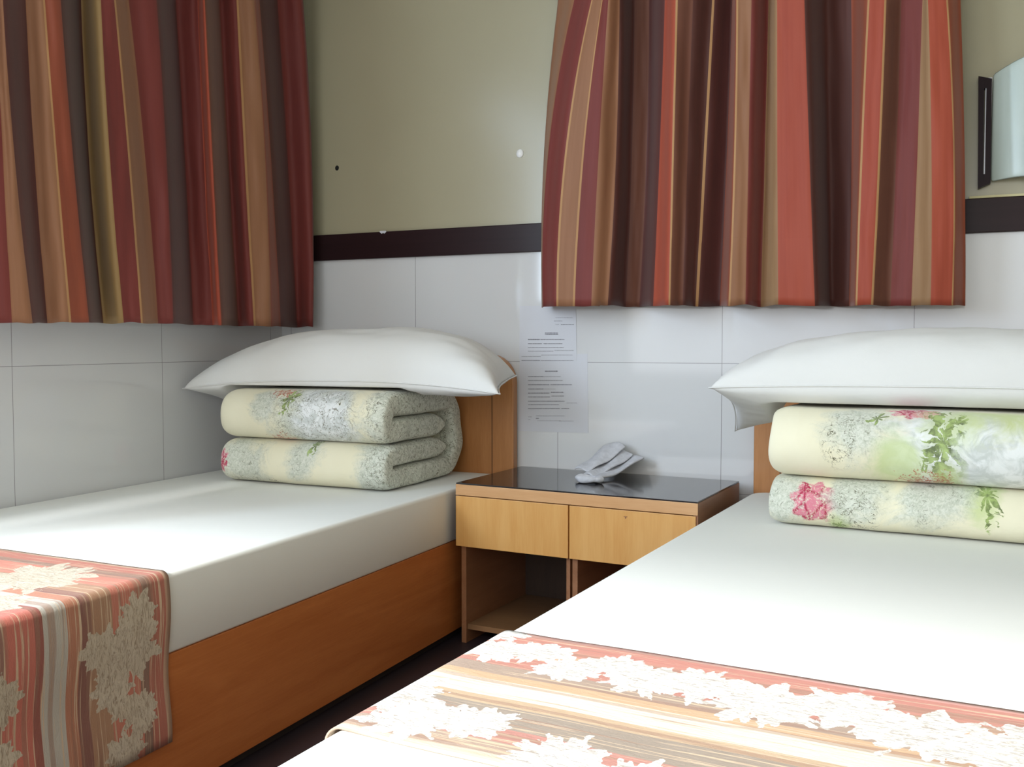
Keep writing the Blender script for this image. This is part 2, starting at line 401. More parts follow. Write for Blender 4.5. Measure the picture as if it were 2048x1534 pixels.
# left bed occupies x from the left wall to XB; the headboard runs a little past the mattress
lb.location.x = XW+.006
WL = XB+.036-lb.location.x
bed(lb, WL, XB-.0015-lb.location.x)
mats_ = rslab('mattress', XW+.008, XB, YW-LEN, YW-.05, ZM, ZB, .04, .012, M['sheet'], None)
tag(mats_, 'mattress in a smooth white fitted sheet on the left bed', 'mattress', 'white sheeted mattresses')
RZ = R(-3.0)
RB = Vector((-.610, YW-.008, 0))
rb = empty('bed', RB, RZ, label='single bed with its headboard behind the right pillow, to the right of the nightstand', cat='bed', group='single beds')
bed(rb, 1.12, 1.099)
m2 = rslab('mattress', .0, 1.10, -LEN, -.045, ZM, ZB, .075, .024, M['sheet'], None)
m2.location = RB; m2.rotation_euler = (0, 0, RZ)
tag(m2, 'mattress in a smooth white fitted sheet on the right bed, nearest the camera', 'mattress', 'white sheeted mattresses')
def rw(a, b, z=0): return RB+Vector((a*math.cos(RZ)-b*math.sin(RZ), a*math.sin(RZ)+b*math.cos(RZ), z))

# ------------------------------------------------------------------ bed runners
def flower(t, X, Y, cx, cy, r, pet=9, amp=.16, seed=0., dn=None):
    dx = t.math('SUBTRACT', X, cx); dy = t.math('SUBTRACT', Y, cy)
    d = t.math('SQRT', t.math('ADD', t.math('MULTIPLY', dx, dx), t.math('MULTIPLY', dy, dy)))
    a = t.math('ARCTAN2', dy, dx)
    w_ = t.math('SINE', t.math('ADD', t.math('MULTIPLY', a, pet), seed))
    w2 = t.math('SINE', t.math('ADD', t.math('MULTIPLY', a, pet*2.7), seed*2))
    rr = t.math('MULTIPLY', t.math('ADD', t.math('ADD', 1, t.math('MULTIPLY', w_, amp)), t.math('MULTIPLY', w2, amp*.5)), r)
    if dn is not None: rr = t.math('ADD', rr, t.math('MULTIPLY', t.math('SUBTRACT', dn, .5), r*1.3))
    return t.math('SUBTRACT', rr, d)       # >0 inside
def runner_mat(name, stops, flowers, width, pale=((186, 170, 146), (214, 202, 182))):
    t = NT(name); uv = t.coord('UV'); o = t.xyz(uv); X, Y = o[0], o[1]   # X along the bed runner, Y across it (0..width)
    wob = t.noise(t.mapv(uv, (2.5, 9, 1)), 1, 3)
    yy = t.math('DIVIDE', t.math('ADD', Y, t.math('MULTIPLY', t.math('SUBTRACT', wob, .5), .010)), width)
    base = t.ramp(yy, [(p_, srgb(*c)) for p_, c in stops], 'CONSTANT')
    st = t.noise(t.mapv(uv, (3.0, 150, 1)), 1, 4, .6)
    st2 = t.noise(t.mapv(uv, (1.6, 55, 1), (4, 2, 0)), 1, 2, .5)
    base = t.mix(t.rng(st, .56, .62), base, srgb(205, 178, 148))
    base = t.mix(t.math('MULTIPLY', t.rng(st2, .56, .60), .55), base, srgb(150, 112, 92))
    # the grey speckled band
    sp = t.noise(t.mapv(uv, (60, 140, 1)), 1, 3, .7)
    dn = t.noise(uv, 22, 4, .65, .4)
    m = None
    for (cx, cy, r, pet, sd_) in flowers:
        f = flower(t, X, Y, cx, cy, r, pet, .14, sd_, dn)
        m = f if m is None else t.math('MAXIMUM', m, f)
    mask = t.math('MULTIPLY', t.math('GREATER_THAN', m, 0.0), 1)
    vein = t.vor(t.mapv(uv, (26, 60, 1)), 1, 'DISTANCE_TO_EDGE')
    crack = t.noise(t.mapv(uv, (34, 120, 1)), 1, 6, .75, 2.0)
    pc = t.mix(t.noise(uv, 14, 3), srgb(*pale[0]), srgb(*pale[1]))
    pc = t.mix(t.math('MULTIPLY', t.rng(crack, .47, .62), .75), pc, srgb(132, 110, 88))
    pc = t.mix(t.math('MULTIPLY', t.math('LESS_THAN', vein, .02), .12), pc, srgb(128, 108, 90))
    c = t.mix(mask, base, pc)
    t.bump(t.math('ADD', t.math('MULTIPLY', mask, .6), t.math('MULTIPLY', crack, 1.2)), .6, .003)
    return t.fin(c, .75, .35, sheen=.1)
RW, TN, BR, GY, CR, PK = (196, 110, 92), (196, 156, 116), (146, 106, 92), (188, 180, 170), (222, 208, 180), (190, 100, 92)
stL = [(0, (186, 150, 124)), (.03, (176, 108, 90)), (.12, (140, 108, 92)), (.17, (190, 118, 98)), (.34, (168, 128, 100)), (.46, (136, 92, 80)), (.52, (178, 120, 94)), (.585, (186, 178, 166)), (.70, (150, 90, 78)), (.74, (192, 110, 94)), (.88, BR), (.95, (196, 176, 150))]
stR = [(0, (206, 150, 138)), (.03, (192, 124, 108)), (.10, (190, 128, 110)), (.17, (196, 160, 132)), (.25, (182, 120, 104)), (.34, (162, 138, 120)), (.42, (196, 160, 124)), (.47, (224, 212, 190)), (.60, (190, 162, 130)), (.66, (152, 136, 120)), (.80, (184, 126, 112)), (.88, (170, 144, 126)), (.95, (206, 188, 166))]  # stripes desaturated to carry the sun's wash in their colour
def runner(name, path, y0, y1, mat, thick, root_loc, rz, nY=40):
    """path: list of (x, z) along the bed's cross direction; fabric laid between y0 (foot side) and y1"""
    pts = [Vector((a, 0, b)) for a, b in path]; L = [0]
    for i in range(1, len(pts)): L.append(L[-1]+(pts[i]-pts[i-1]).length)
    V = []; UV = []; n = len(pts)
    for i, p_ in enumerate(pts):
        for j in range(nY+1):
            f = j/nY; y = y1+(y0-y1)*f
            wv = .0018*noise.noise(Vector((L[i]*6, y*9, 1.3)))
            ed = .004*noise.noise(Vector((L[i]*5, 7.7, 2)))
            V.append((p_.x+wv*.6, y+ed, p_.z+abs(wv)*.6)); UV.append((L[i], (y1-y)))
    F = [[i*(nY+1)+j, i*(nY+1)+j+1, (i+1)*(nY+1)+j+1, (i+1)*(nY+1)+j] for i in range(n-1) for j in range(nY)]
    o = mesh(name, V, F, mat, None, True, UV)
    s = o.modifiers.new('thick', 'SOLIDIFY'); s.thickness = thick; s.offset = 1
    o.location = root_loc; o.rotation_euler = (0, 0, rz)
    return o
def edge_path(xa, xe, ztop, zbot, r, sgn, off=.004, step=.02):
    """flat top from xa to the edge xe, round the corner, down to zbot"""
    P = []; x = xa; xc = xe-sgn*r
    n = int(abs(xc-xa)/step)
    for i in range(n+1): P.append((xa+(xc-xa)*i/n, ztop+off))
    for i in range(1, 9):
        a = R(90-90*i/8); P.append((xc+sgn*(r+off)*math.cos(a), ztop-r+(r+off)*math.sin(a)))
    n = int((ztop-r-zbot)/step)
    for i in range(1, n+1): P.append((xe+sgn*off+sgn*.004*math.sin(i*.5), ztop-r-(ztop-r-zbot)*i/n))
    return P
# left bed's runner: X measured from the wall side, so the drape is X = 1.07 .. 1.44
fl = [(1.19, .115, .075, 9, 1.), (1.17, .185, .045, 7, 2.), (1.12, .095, .045, 8, 3.), (1.25, .15, .05, 9, .5), (1.33, .085, .045, 11, .9), (1.30, .13, .03, 9, .2), (1.40, .13, .045, 8, 1.7), (1.20, .41, .045, 9, 4), (1.31, .42, .045, 9, 4), (1.41, .41, .05, 7, 1),
      (.2, .2, .13, 10, 1), (.55, .3, .12, 9, 2), (.85, .16, .11, 9, .4), (.95, .35, .07, 8, 3), (.38, .36, .06, 8, 3), (.72, .38, .05, 8, 2)]
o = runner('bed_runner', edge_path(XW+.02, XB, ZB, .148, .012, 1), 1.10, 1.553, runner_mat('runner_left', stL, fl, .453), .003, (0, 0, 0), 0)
tag(o, 'rust striped runner with pale flowers hanging over the side of the left bed', 'bed runner', 'floral bed runners')
flr = [(.43, .08, .05, 8, 1), (.50, .13, .05, 9, .2), (.56, .085, .045, 9, 3), (.62, .12, .06, 10, 2), (.70, .10, .06, 9, 1.2), (.80, .13, .075, 9, 2.2), (.90, .10, .07, 8, .8), (1.0, .14, .08, 9, 1.8), (1.12, .16, .09, 10, .3), (1.26, .13, .09, 10, .3),
       (.33, .33, .07, 10, .6), (.40, .40, .06, 9, 2.6), (.48, .37, .05, 8, 1.6), (.62, .42, .06, 9, 2.1), (.72, .43, .05, 8, .1), (.36, .10, .05, 8, 2.1), (.33, .02, .04, 8, 2.1), (.9, .42, .05, 8, .1)]
pth = [(1.10-x, z) for x, z in edge_path(0.0, 1.10, ZB, .20, .022, 1)]
pth = list(reversed(pth))
bf = -(YW-.008-1.468)/math.cos(R(3)) # distance from headboard to the runner's far edge
bf = -1.835
o = runner('bed_runner', pth, bf-.468, bf, runner_mat('runner_right_sunwashed', stR, flr, .468, ((222, 216, 206), (238, 234, 228))), .003, RB, RZ)  # flowers whitened for sunlight; the left runner keeps its shaded taupe
tag(o, 'sunlit rust striped runner with flowers whitened for the sun, lying flat across the right bed', 'bed runner', 'floral bed runners')

# ------------------------------------------------------------------ folded quilts
def quilt_mat(name, blobs):
    """blobs: (x, s, rx, rs, kind) in fabric coordinates"""
    t = NT(name); uv = t.coord('UV'); o = t.xyz(uv); X, Y = o[0], o[1]
    oc = t.coord(); dn = t.noise(oc, 38, 5, .68, .5); dl = t.noise(oc, 9, 5, .65, .8)
    c = t.mix(t.noise(uv, 5, 2), srgb(226, 219, 190), srgb(238, 232, 208))
    fine = t.noise(oc, 110, 4, .75, 1.0); tw = t.noise(oc, 48, 5, .7, 1.5); puf = t.noise(oc, 20, 5, .6, 1.2)
    pet = t.vor(t.mapv(uv, (30, 42, 1)), 1, 'DISTANCE_TO_EDGE')
    for (x, s_, rx, rs, kind) in blobs:
        dx = t.math('DIVIDE', t.math('SUBTRACT', X, x), rx); dy = t.math('DIVIDE', t.math('SUBTRACT', Y, s_), rs)
        d = t.math('SQRT', t.math('ADD', t.math('MULTIPLY', dx, dx), t.math('MULTIPLY', dy, dy)))
        if kind in 'wgv':
            m = t.rng(t.math('ADD', t.math('SUBTRACT', 1, d), t.math('MULTIPLY', t.math('SUBTRACT', dl, .5), 1.9)), -.1, .5)
        if kind == 'w':      # pale mottled grey-green foliage
            col = t.mix(t.rng(fine, .42, .62), srgb(214, 216, 206), srgb(178, 184, 170)); c = t.mix(t.math('MULTIPLY', m, .85), c, col)
            c = t.mix(t.math('MULTIPLY', m, t.math('MULTIPLY', t.rng(tw, .57, .66), .75)), c, srgb(122, 122, 104))
        elif kind == 'v':    # white petals
            col = t.mix(t.rng(puf, .40, .58), srgb(200, 204, 204), srgb(232, 234, 236)); c = t.mix(t.math('MULTIPLY', m, .9), c, col)
        elif kind == 'g':    # soft green wash
            c = t.mix(t.math('MULTIPLY', m, .75), c, t.mix(dl, srgb(176, 196, 120), srgb(206, 214, 164)))
        else:
            a = t.math('ARCTAN2', dy, dx)
            if kind == 'L':  # spray of pointed leaves
                pw = t.math('ABSOLUTE', t.math('COSINE', t.math('ADD', t.math('ADD', t.math('MULTIPLY', a, 3.5), x*37), t.math('MULTIPLY', t.math('SUBTRACT', puf, .5), 9.0))))
                rr = t.math('ADD', .12, t.math('MULTIPLY', t.math('MULTIPLY', t.math('POWER', pw, 1.6), .95), t.math('ADD', .75, t.math('MULTIPLY', t.math('SINE', t.math('ADD', t.math('MULTIPLY', a, 2), x*11)), .35))))
                m = t.rng(t.math('ADD', t.math('SUBTRACT', rr, d), t.math('MULTIPLY', t.math('SUBTRACT', dn, .5), .5)), 0.0, .06)
                c = t.mix(t.math('MULTIPLY', m, .92), c, t.mix(t.rng(dn, .38, .6), srgb(92, 104, 62), srgb(166, 186, 112)))
            elif kind == 'P':  # pink blossom
                rr = t.math('ADD', .8, t.math('MULTIPLY', t.math('SINE', t.math('MULTIPLY', a, 8)), .12))
                m = t.rng(t.math('ADD', t.math('SUBTRACT', rr, d), t.math('MULTIPLY', t.math('SUBTRACT', dn, .5), .7)), 0.0, .12)
                col = t.mix(t.rng(pet, .02, .12), srgb(176, 46, 80), srgb(216, 132, 148)); c = t.mix(t.math('MULTIPLY', m, t.rng(fine, .36, .5)), c, col)
            elif kind == 'S':  # rust sprig
                m = t.rng(t.math('ADD', t.math('SUBTRACT', .7, d), t.math('MULTIPLY', t.math('SUBTRACT', t.noise(oc, 60, 4, .7, 1), .5), 3.4)), 0.0, .12)
                c = t.mix(t.math('MULTIPLY', m, t.rng(fine, .42, .56)), c, t.mix(dn, srgb(150, 74, 50), srgb(206, 130, 104)))
            elif kind == 'D':  # thin dark twigs
                m = t.rng(t.math('SUBTRACT', 1, d), 0.0, .3)
                ln_ = t.math('ABSOLUTE', t.math('SUBTRACT', t.noise(oc, 22, 4, .65, 1.8), .5))
                c = t.mix(t.math('MULTIPLY', m, t.math('LESS_THAN', ln_, .009)), c, srgb(96, 92, 70))
    t.bump(t.math('ADD', t.noise(uv, 14, 3), t.math('MULTIPLY', fine, .1)), .35, .012)
    return t.fin(c, .9, .2, sheen=.15)
def quilt(name, W, dep, lay, mat, loc, rz, seed=0, flip=1):
    """one thick quilt folded into four layers: two front bulges, wrapped at the back. local x 0..W, y 0 (front) .. dep"""
    hl, hu = lay; P = []   # centre line in (y, z) with the layer thickness
    def arc(cy, cz, r, a0, a1, n, sy, ha, hb):
        for i in range(n+1):
            a = R(a0+(a1-a0)*i/n); P.append((cy+r*sy*math.cos(a), cz+r*math.sin(a), ha+(hb-ha)*i/n))
    rb_ = .75*(hl+hu); zc_ = (2.5*hl+1.5*hu)/2
    yb = dep-.62*rb_-.5*(hl+hu)/2; yf = .085
    for i in range(10): P.append((yb-.02-(yb-.02-yf)*i/10, 1.5*hl, hl))
    arc(yf, hl, hl*.5, 90, 270, 10, 1.15, hl, hl)
    for i in range(1, 12): P.append((yf+(yb-yf)*i/12, .5*hl, hl))
    arc(yb, zc_, rb_, -90, 90, 16, .62, hl, hu)
    for i in range(1, 12): P.append((yb-(yb-yf)*i/12, 2*hl+1.5*hu, hu))
    arc(yf, 2*hl+hu, hu*.5, 90, 270, 10, 1.0, hu, hu)
    for i in range(1, 11): P.append((yf+(yb-.02-yf)*i/10, 2*hl+.5*hu, hu))
    n = len(P); Nn = []; S_ = [0]
    for i in range(n):
        a = P[max(i-1, 0)]; b = P[min(i+1, n-1)]; dx, dz = b[0]-a[0], b[1]-a[1]; l = math.hypot(dx, dz); Nn.append((-dz/l, dx/l))
        if i: S_.append(S_[-1]+math.hypot(P[i][0]-P[i-1][0], P[i][1]-P[i-1][1]))
    st = []
    m_ = 26
    for i in range(7): a = R(90*i/6); st.append((.045*(1-math.sin(a)) if False else .05*(1-math.sin(a)), .30+.70*(1-(1-math.sin(a))**2)))
    xsx = [(s[0], s[1]) for s in st]
    xsx = [(.05*(1-math.cos(R(15*i))), math.sin(R(15*i))*.55+.45) for i in range(1, 7)]
    for i in range(1, m_): xsx.append((.05+(W-.10)*i/m_, 1.0))
    xsx += [(W-a, b) for a, b in reversed(xsx[:6])]
    V = []; UV = []
    for sx, (x, k) in enumerate(xsx):
        for side in (1, -1):
            for i in range(n):
                nz = noise.noise(Vector((x*5, S_[i]*6+seed, seed)))
                nz2 = noise.noise(Vector((x*14, S_[i]*13+seed, seed+5)))
                hh = P[i][2]*.5*k*(1.0+.05*nz)*.995
                if i in (0, n-1): hh *= .3
                y = P[i][0]+Nn[i][0]*hh*side; z = P[i][1]+Nn[i][1]*hh*side
                xx = x+.010*nz2*(1 if abs(x-W/2) > W*.3 else 0)
                sag = .004*noise.noise(Vector((x*3.1+seed, y*2, 3)))*(z/.33)
                yy_ = y+.013*nz*(1 if z > hl*.4 else .3)+.006*nz2-.022*max(0, 1-z/(1.2*hl))*max(0, 1-y/.12)
                zz = max(.001, z+sag)
                V.append((xx, yy_, zz)); UV.append((x, S_[i]))
    F = []; ns = len(xsx)
    idx = lambda s, side, i: (s*2+side)*n+i
    for s in range(ns-1):
        for side in (0, 1):
            for i in range(n-1): F.append([idx(s, side, i), idx(s, side, i+1), idx(s+1, side, i+1), idx(s+1, side, i)])
        F.append([idx(s, 0, 0), idx(s, 1, 0), idx(s+1, 1, 0), idx(s+1, 0, 0)])
        F.append([idx(s, 0, n-1), idx(s, 1, n-1), idx(s+1, 1, n-1), idx(s+1, 0, n-1)])
    for s in (0, ns-1):
        for i in range(n-1): F.append([idx(s, 0, i), idx(s, 0, i+1), idx(s, 1, i+1), idx(s, 1, i)])
    o = mesh(name, V, F, mat, None, True, UV)
    sb = o.modifiers.new('sub', 'SUBSURF'); sb.levels = 1; sb.render_levels = 1
    o.location = loc; o.rotation_euler = (0, 0, rz)
    return o, 0, 0
# arc positions of the two front faces
def fronts(dep, hl, hu):
    rb_ = .75*(hl+hu); yb = dep-.62*rb_-.25*(hl+hu); a = yb-.02-.085
    cl = .5*hl*PI*1.08; cu_ = .5*hu*PI
    return a+cl/2, a+cl+(yb-.085)+rb_*PI*.82+(yb-.085)+cu_/2
HL = (.078, .089); HR_ = (.067, .094)
lo, up = fronts(.57, *HL)
# left quilt, fabric x 0..0.69 from left; s decreases upward on the lower bulge, and upward on the upper one
bl = [(.40, up-.00, .22, .13, 'w'), (.45, up+.01, .13, .10, 'v'), (.20, up-.02, .05, .05, 'w'), (.70, .9, .09, 3.0, 'w'), (.27, up-.055, .07, .022, 'S'), (.31, up-.035, .045, .035, 'L'), (.52, up-.02, .03, .03, 'D'), (.42, up, .2, .09, 'D'),
      (.26, up+.058, .07, .028, 'S'), (.10, lo-.01, .12, .08, 'w'), (.36, lo-.02, .08, .05, 'w'), (.40, lo-.045, .03, .03, 'L'), (.02, lo+.0, .05, .030, 'P'), (.66, lo, .09, .12, 'w'), (.15, lo+.05, .15, .03, 'D'), (.69, .9, .08, 3.0, 'D')]
q1, s1, s2 = quilt('folded_quilt', .70, .57, HL, quilt_mat('quilt_left', bl), (-2.395, 2.665, ZB), 0, 1.0)
tag(q1, 'cream floral quilt folded in layers, under the pillow on the left bed', 'quilt', 'folded floral quilts')
# right quilt
lo, up = fronts(.55, *HR_)
br = [(.24, up-.03, .10, .06, 'w'), (.42, up+.0, .13, .09, 'v'), (.33, up+.02, .08, .05, 'g'), (.37, up-.064, .08, .024, 'P'), (.55, up-.04, .16, .05, 'g'), (.44, up-.01, .10, .060, 'L'), (.28, up-.045, .03, .014, 'L'), (.58, up+.02, .12, .07, 'v'), (.45, up+.05, .04, .04, 'g'),
      (.19, up-.01, .05, .05, 'D'), (.40, up+.055, .085, .032, 'S'), (.05, lo-.01, .08, .07, 'w'), (.125, lo-.005, .075, .038, 'P'), (.19, lo+.03, .03, .022, 'g'), (.19, lo+.03, .018, .014, 'L'), (.24, lo-.03, .10, .05, 'w'), (.53, lo-.03, .05, .05, 'g'), (.54, lo-.03, .045, .05, 'L'), (.42, lo-.02, .09, .05, 'w'), (.22, lo+.01, .08, .05, 'D')]
q2, _, _ = quilt('folded_quilt', .72, .55, HR_, quilt_mat('quilt_right', br), (-.462, 2.645, ZB), RZ, 4.0)
tag(q2, 'cream quilt with green leaves and pink blossom, folded under the pillow on the right bed', 'quilt', 'folded floral quilts')

# ------------------------------------------------------------------ pillows
def pillow(name, c, up_, dn_, lift, zq, mat, seed=0, qb=(0, 0, 0), droop=0.):
    """c: corners front-left, front-right, back-right, back-left; up_/dn_: half thicknesses"""
    fl_, fr_, br_, bl_ = [Vector(x) for x in c]; n = 56; V = []; F = []
    def pt(u, v, side):
        pin = 1-.045*(u*u)*(1-v*v)
        uu = u*pin; vv = v*(1-.05*(v*v)*(1-u*u))
        a = (uu+1)/2; b = (vv+1)/2
        P = (fl_*(1-a)+fr_*a)*(1-b)+(bl_*(1-a)+br_*a)*b
        P.z += lift*(1-abs(u)**2.4)-droop*((1-u)/2)**5*((1+v)/2)**2
        e = ((1-abs(u)**3.0)*(1-abs(v)**2.3))
        th = max(e, 0)**.46
        w_ = noise.noise(Vector((P.x*3.2+seed, P.y*5, seed)))*.010+noise.noise(Vector((P.x*8+P.y*6, P.y*22-P.x*7, seed)))*.006
        # puckers that run out from the seams and corners
        pk = math.sin((P.x*1.0-P.y*.5)*34+3*noise.noise(P*4+Vector((seed, 0, 0))))*.0035*(abs(u)**2+abs(v)**2)*(1-abs(v)**6)*(1-abs(u)**6)
        if side > 0: P.z += th*up_+(w_+pk)*th**.5
        else:
            P.z -= th*dn_-(w_+pk)*.6*th
        dq = max(qb[0]-P.x, P.x-qb[1], qb[2]-P.y, 0)
        P.z = max(P.z, zq+.011-3.2*dq+(.0012 if side > 0 else 0))
        return P
    for side in (1, -1):
        for j in range(n+1):
            for i in range(n+1):
                u = -math.cos(PI*i/n)*.35+(-1+2*i/n)*.65; v = -math.cos(PI*j/n)*.35+(-1+2*j/n)*.65
                V.append(pt(u, v, side))
    N = (n+1)**2
    for s in (0, 1):
        for j in range(n):
            for i in range(n):
                a = s*N+j*(n+1)+i; f = [a, a+1, a+n+2, a+n+1]
                F.append(f if s == 0 else f[::-1])
    me_bm = bmesh.new(); vv = [me_bm.verts.new(v) for v in V]
    for f in F: me_bm.faces.new([vv[i] for i in f])
    bmesh.ops.remove_doubles(me_bm, verts=me_bm.verts, dist=.0004)
    bmesh.ops.recalc_face_normals(me_bm, faces=me_bm.faces)
    me = bpy.data.meshes.new(name); me_bm.to_mesh(me); me_bm.free(); me.materials.append(mat)
    for p_ in me.polygons: p_.use_smooth = True
    o = bpy.data.objects.new(name, me); C.objects.link(o)
    sb = o.modifiers.new('sub', 'SUBSURF'); sb.levels = 1; sb.render_levels = 1
    # sewn seam all round
    ring = []
    for k in range(4):
        for i in range(60):
            f = -1+2*i/60; u, v = ((f, -1), (1, f), (-f, 1), (-1, -f))[k]; ring.append(pt(u, v, 1))
    cu = bpy.data.curves.new('seam', 'CURVE'); cu.dimensions = '3D'; cu.bevel_depth = .0022; cu.bevel_resolution = 2
    sp = cu.splines.new('POLY'); sp.points.add(len(ring)-1); sp.use_cyclic_u = True
    for q_, r_ in zip(sp.points, ring): q_.co = (*r_, 1)
    tmp = bpy.data.objects.new('seam_curve', cu); m_ = bpy.data.meshes.new_from_object(tmp); bpy.data.objects.remove(tmp)
    m_.name = 'seam'; m_.materials.clear(); m_.materials.append(mat)
    so = bpy.data.objects.new('seam', m_); C.objects.link(so); so.parent = o
    return o
zt_ = ZB+2*sum(HL)
pl = pillow('pillow', [(-2.585, 2.70, .845), (-1.335, 2.80, .848), (-1.44, 3.16, .895), (-2.59, 3.12, .83)], .178, .060, .035, zt_, M['pillow'], 1.0, (-2.405, -1.685, 2.63), .18)
tag(pl, 'plump white pillow lying on the folded quilt of the left bed', 'pillow', 'white pillows')
pr = pillow('pillow', [(-.632, 2.70, .888), (.56, 2.64, .895), (.56, 3.10, .88), (-.64, 3.10, .84)], .166, .075, .012, ZB+2*sum(HR_), M['pillow'], 5.0, (-.475, .29, 2.55), .11)
tag(pr, 'plump white pillow lying on the folded quilt of the right bed', 'pillow', 'white pillows')

# ------------------------------------------------------------------ nightstand
NS = empty('nightstand', (-1.5115, 2.8236, 0), R(-3.0), label='double light wood nightstand with black glass top, two drawers and open shelves between the beds', cat='nightstand')
NW, ND, NZ = .832, .478, .545
top = bxs('top_board', [(0, 0, NZ-.040, NW, .0045, NZ-.004), (0, .004, NZ-.040, NW-.013, ND, NZ-.004)], M['edge'], NS, .0008)
gl = bxs('glass_top', [(.001, .001, NZ-.004, NW-.001, ND-.001, NZ+.001)], M['glass'], NS, .001); gl['label'] = 'black glass top sheet'
for k, (x0, x1) in enumerate(((.0, .4125), (.4175, .826))):
    d = bxs('drawer', [(x0, .000, .333, x1, .018, NZ-.043), (x0+.025, .018, .345, x1-.025, .40, NZ-.060)], M['drawer'], NS, .0015)
    bxs('side_panel', [(x0+(.010, .002)[k], .020, 0, x0+(.028, .020)[k], ND-.004, NZ-.041)], M['side'], NS, .001)
    bxs('side_panel', [(x1-.014, .020, 0, x1-.001, ND-.004, NZ-.041)] if k == 0 else [(NW-.013, .0045, 0, NW, ND, NZ-.0042)], M['side'], NS, .001)
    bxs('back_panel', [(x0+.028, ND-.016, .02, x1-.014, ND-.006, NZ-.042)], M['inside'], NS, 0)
    bxs('shelf', [(x0+.028, .03, .045, x1-.014, ND-.018, .063)], wood('shaded_shelf_wood', (112, 82, 56), (128, 96, 66), 0), NS, .001)  # shelf wood also darkened for the compartment's shade
mk = bxs('scratch', [(.600, -.0006, .482, .612, .001, .484), (.604, -.0006, .477, .608, .001, .482)], M['side'], d, 0)

# ------------------------------------------------------------------ crumpled grey cloth on the glass top
def sheetobj(name, fn, nu, nv, mat, parent, th=.006):
    V = [fn(i/nu, j/nv) for i in range(nu+1) for j in range(nv+1)]
    F = [[i*(nv+1)+j, (i+1)*(nv+1)+j, (i+1)*(nv+1)+j+1, i*(nv+1)+j+1] for i in range(nu) for j in range(nv)]
    o = mesh(name, V, F, mat, parent)
    s = o.modifiers.new('thick', 'SOLIDIFY'); s.thickness = th; s.offset = 0
    s = o.modifiers.new('sub', 'SUBSURF'); s.levels = 1; s.render_levels = 1
    return o
KC = Vector((-1.08, 3.10, .547))
kc = empty('cloth', KC, 0, label='crumpled grey face cloth leaning on the wall at the back of the nightstand', cat='cloth')
def lobe(a, b, w0, w1, arch, side, ph):
    a = Vector(a)-KC; b = Vector(b)-KC
    ax = (b-a); pr_ = Vector((ax.y, -ax.x, 0)).normalized()
    def f(s, t_):
        w_ = w0+(w1-w0)*s; x = (t_-.5)*w_
        p_ = a+ax*s; p_ = p_+pr_*x
        p_.z = p_.z+arch*math.sin(PI*t_)*(.4+.6*s)-.012*math.sin(PI*s)*side+.004*math.sin(9*s+6*t_+ph)
        p_.z = max(p_.z, .006)
        return p_
    return f
sheetobj('upper_fold', lobe((-1.175, 3.12, .568), (-1.105, 3.285, .640), .07, .10, .018, .4, 0), 14, 10, M['towel'], kc)
sheetobj('lower_fold', lobe((-1.130, 3.06, .553), (-1.035, 3.285, .612), .08, .10, -.004, 1.0, 2), 16, 10, M['towel'], kc, .009)
sheetobj('middle_fold', lobe((-1.145, 3.09, .556), (-1.07, 3.28, .618), .06, .085, .012, .8, 4), 14, 10, M['towel'], kc, .007)
# small rolled end in front
V = []; F = []; nu, nv = 30, 12
for i in range(nu):
    a = 2*PI*i/nu
    for j in range(nv):
        b = 2*PI*j/nv; rr = .011*(1+.25*math.sin(3*a+1)); RR = .030
        x = (RR+rr*math.cos(b))*math.cos(a)*1.25; y = (RR+rr*math.cos(b))*math.sin(a)*.75; z = rr*math.sin(b)+.0125
        k = 1+.12*noise.noise(Vector((x*60, y*60, z*60)))
        V.append((x*k-1.105-KC.x, y*k+3.005-KC.y, max(.0, z*k)))
for i in range(nu):
    for j in range(nv): F.append([i*nv+j, ((i+1) % nu)*nv+j, ((i+1) % nu)*nv+(j+1) % nv, i*nv+(j+1) % nv])
o = mesh('rolled_end', V, F, M['towel'], kc)
s = o.modifiers.new('sub', 'SUBSURF'); s.levels = 1; s.render_levels = 1

# ------------------------------------------------------------------ printed notices on the wall
def sheet_of(name, pix, off, th, mat, parent=None):
    P = [unp(u, v, 1, YW) for u, v in pix]
    V = [(p_.x, YW-off, p_.z) for p_ in P]+[(p_.x, YW-off-th, p_.z) for p_ in P]
    n = len(P); F = [list(range(n)), list(range(2*n-1, n-1, -1))]+[[i, (i+1) % n, n+(i+1) % n, n+i] for i in range(n)]
    return mesh(name, V, F, mat, parent, smooth=False)
def lines(name, segs, off, mat, parent, seed):
    rnd = random.Random(seed); V = []; F = []
    for (x0, x1, y, h) in segs:
        x = x0
        while x < x1-2:
            wd = rnd.uniform(2.5, 5.5)
            hh = h*rnd.uniform(.7, 1.1)
            P = [unp(1020+u/5.478, 600+v/5.478, 1, YW) for u, v in ((x, y-hh), (min(x+wd, x1), y-hh), (min(x+wd, x1), y+hh), (x, y+hh))]
            i = len(V); V += [(p_.x, YW-off, p_.z) for p_ in P]; F.append([i, i+1, i+2, i+3]); x += wd+rnd.uniform(.6, 2.2)
    o = mesh(name, V, F, mat, parent, smooth=False)
    s = o.modifiers.new('thick', 'SOLIDIFY'); s.thickness = .0003
    return o
n1 = sheet_of('notice', [(1040, 706), (1175, 708), (1177, 866), (1036, 862)], .0004, .0005, M['paper'])
tag(n1, 'lower printed house-rules sheet pasted on the tiles beside the left headboard', 'notice', 'printed notices on the tiles')
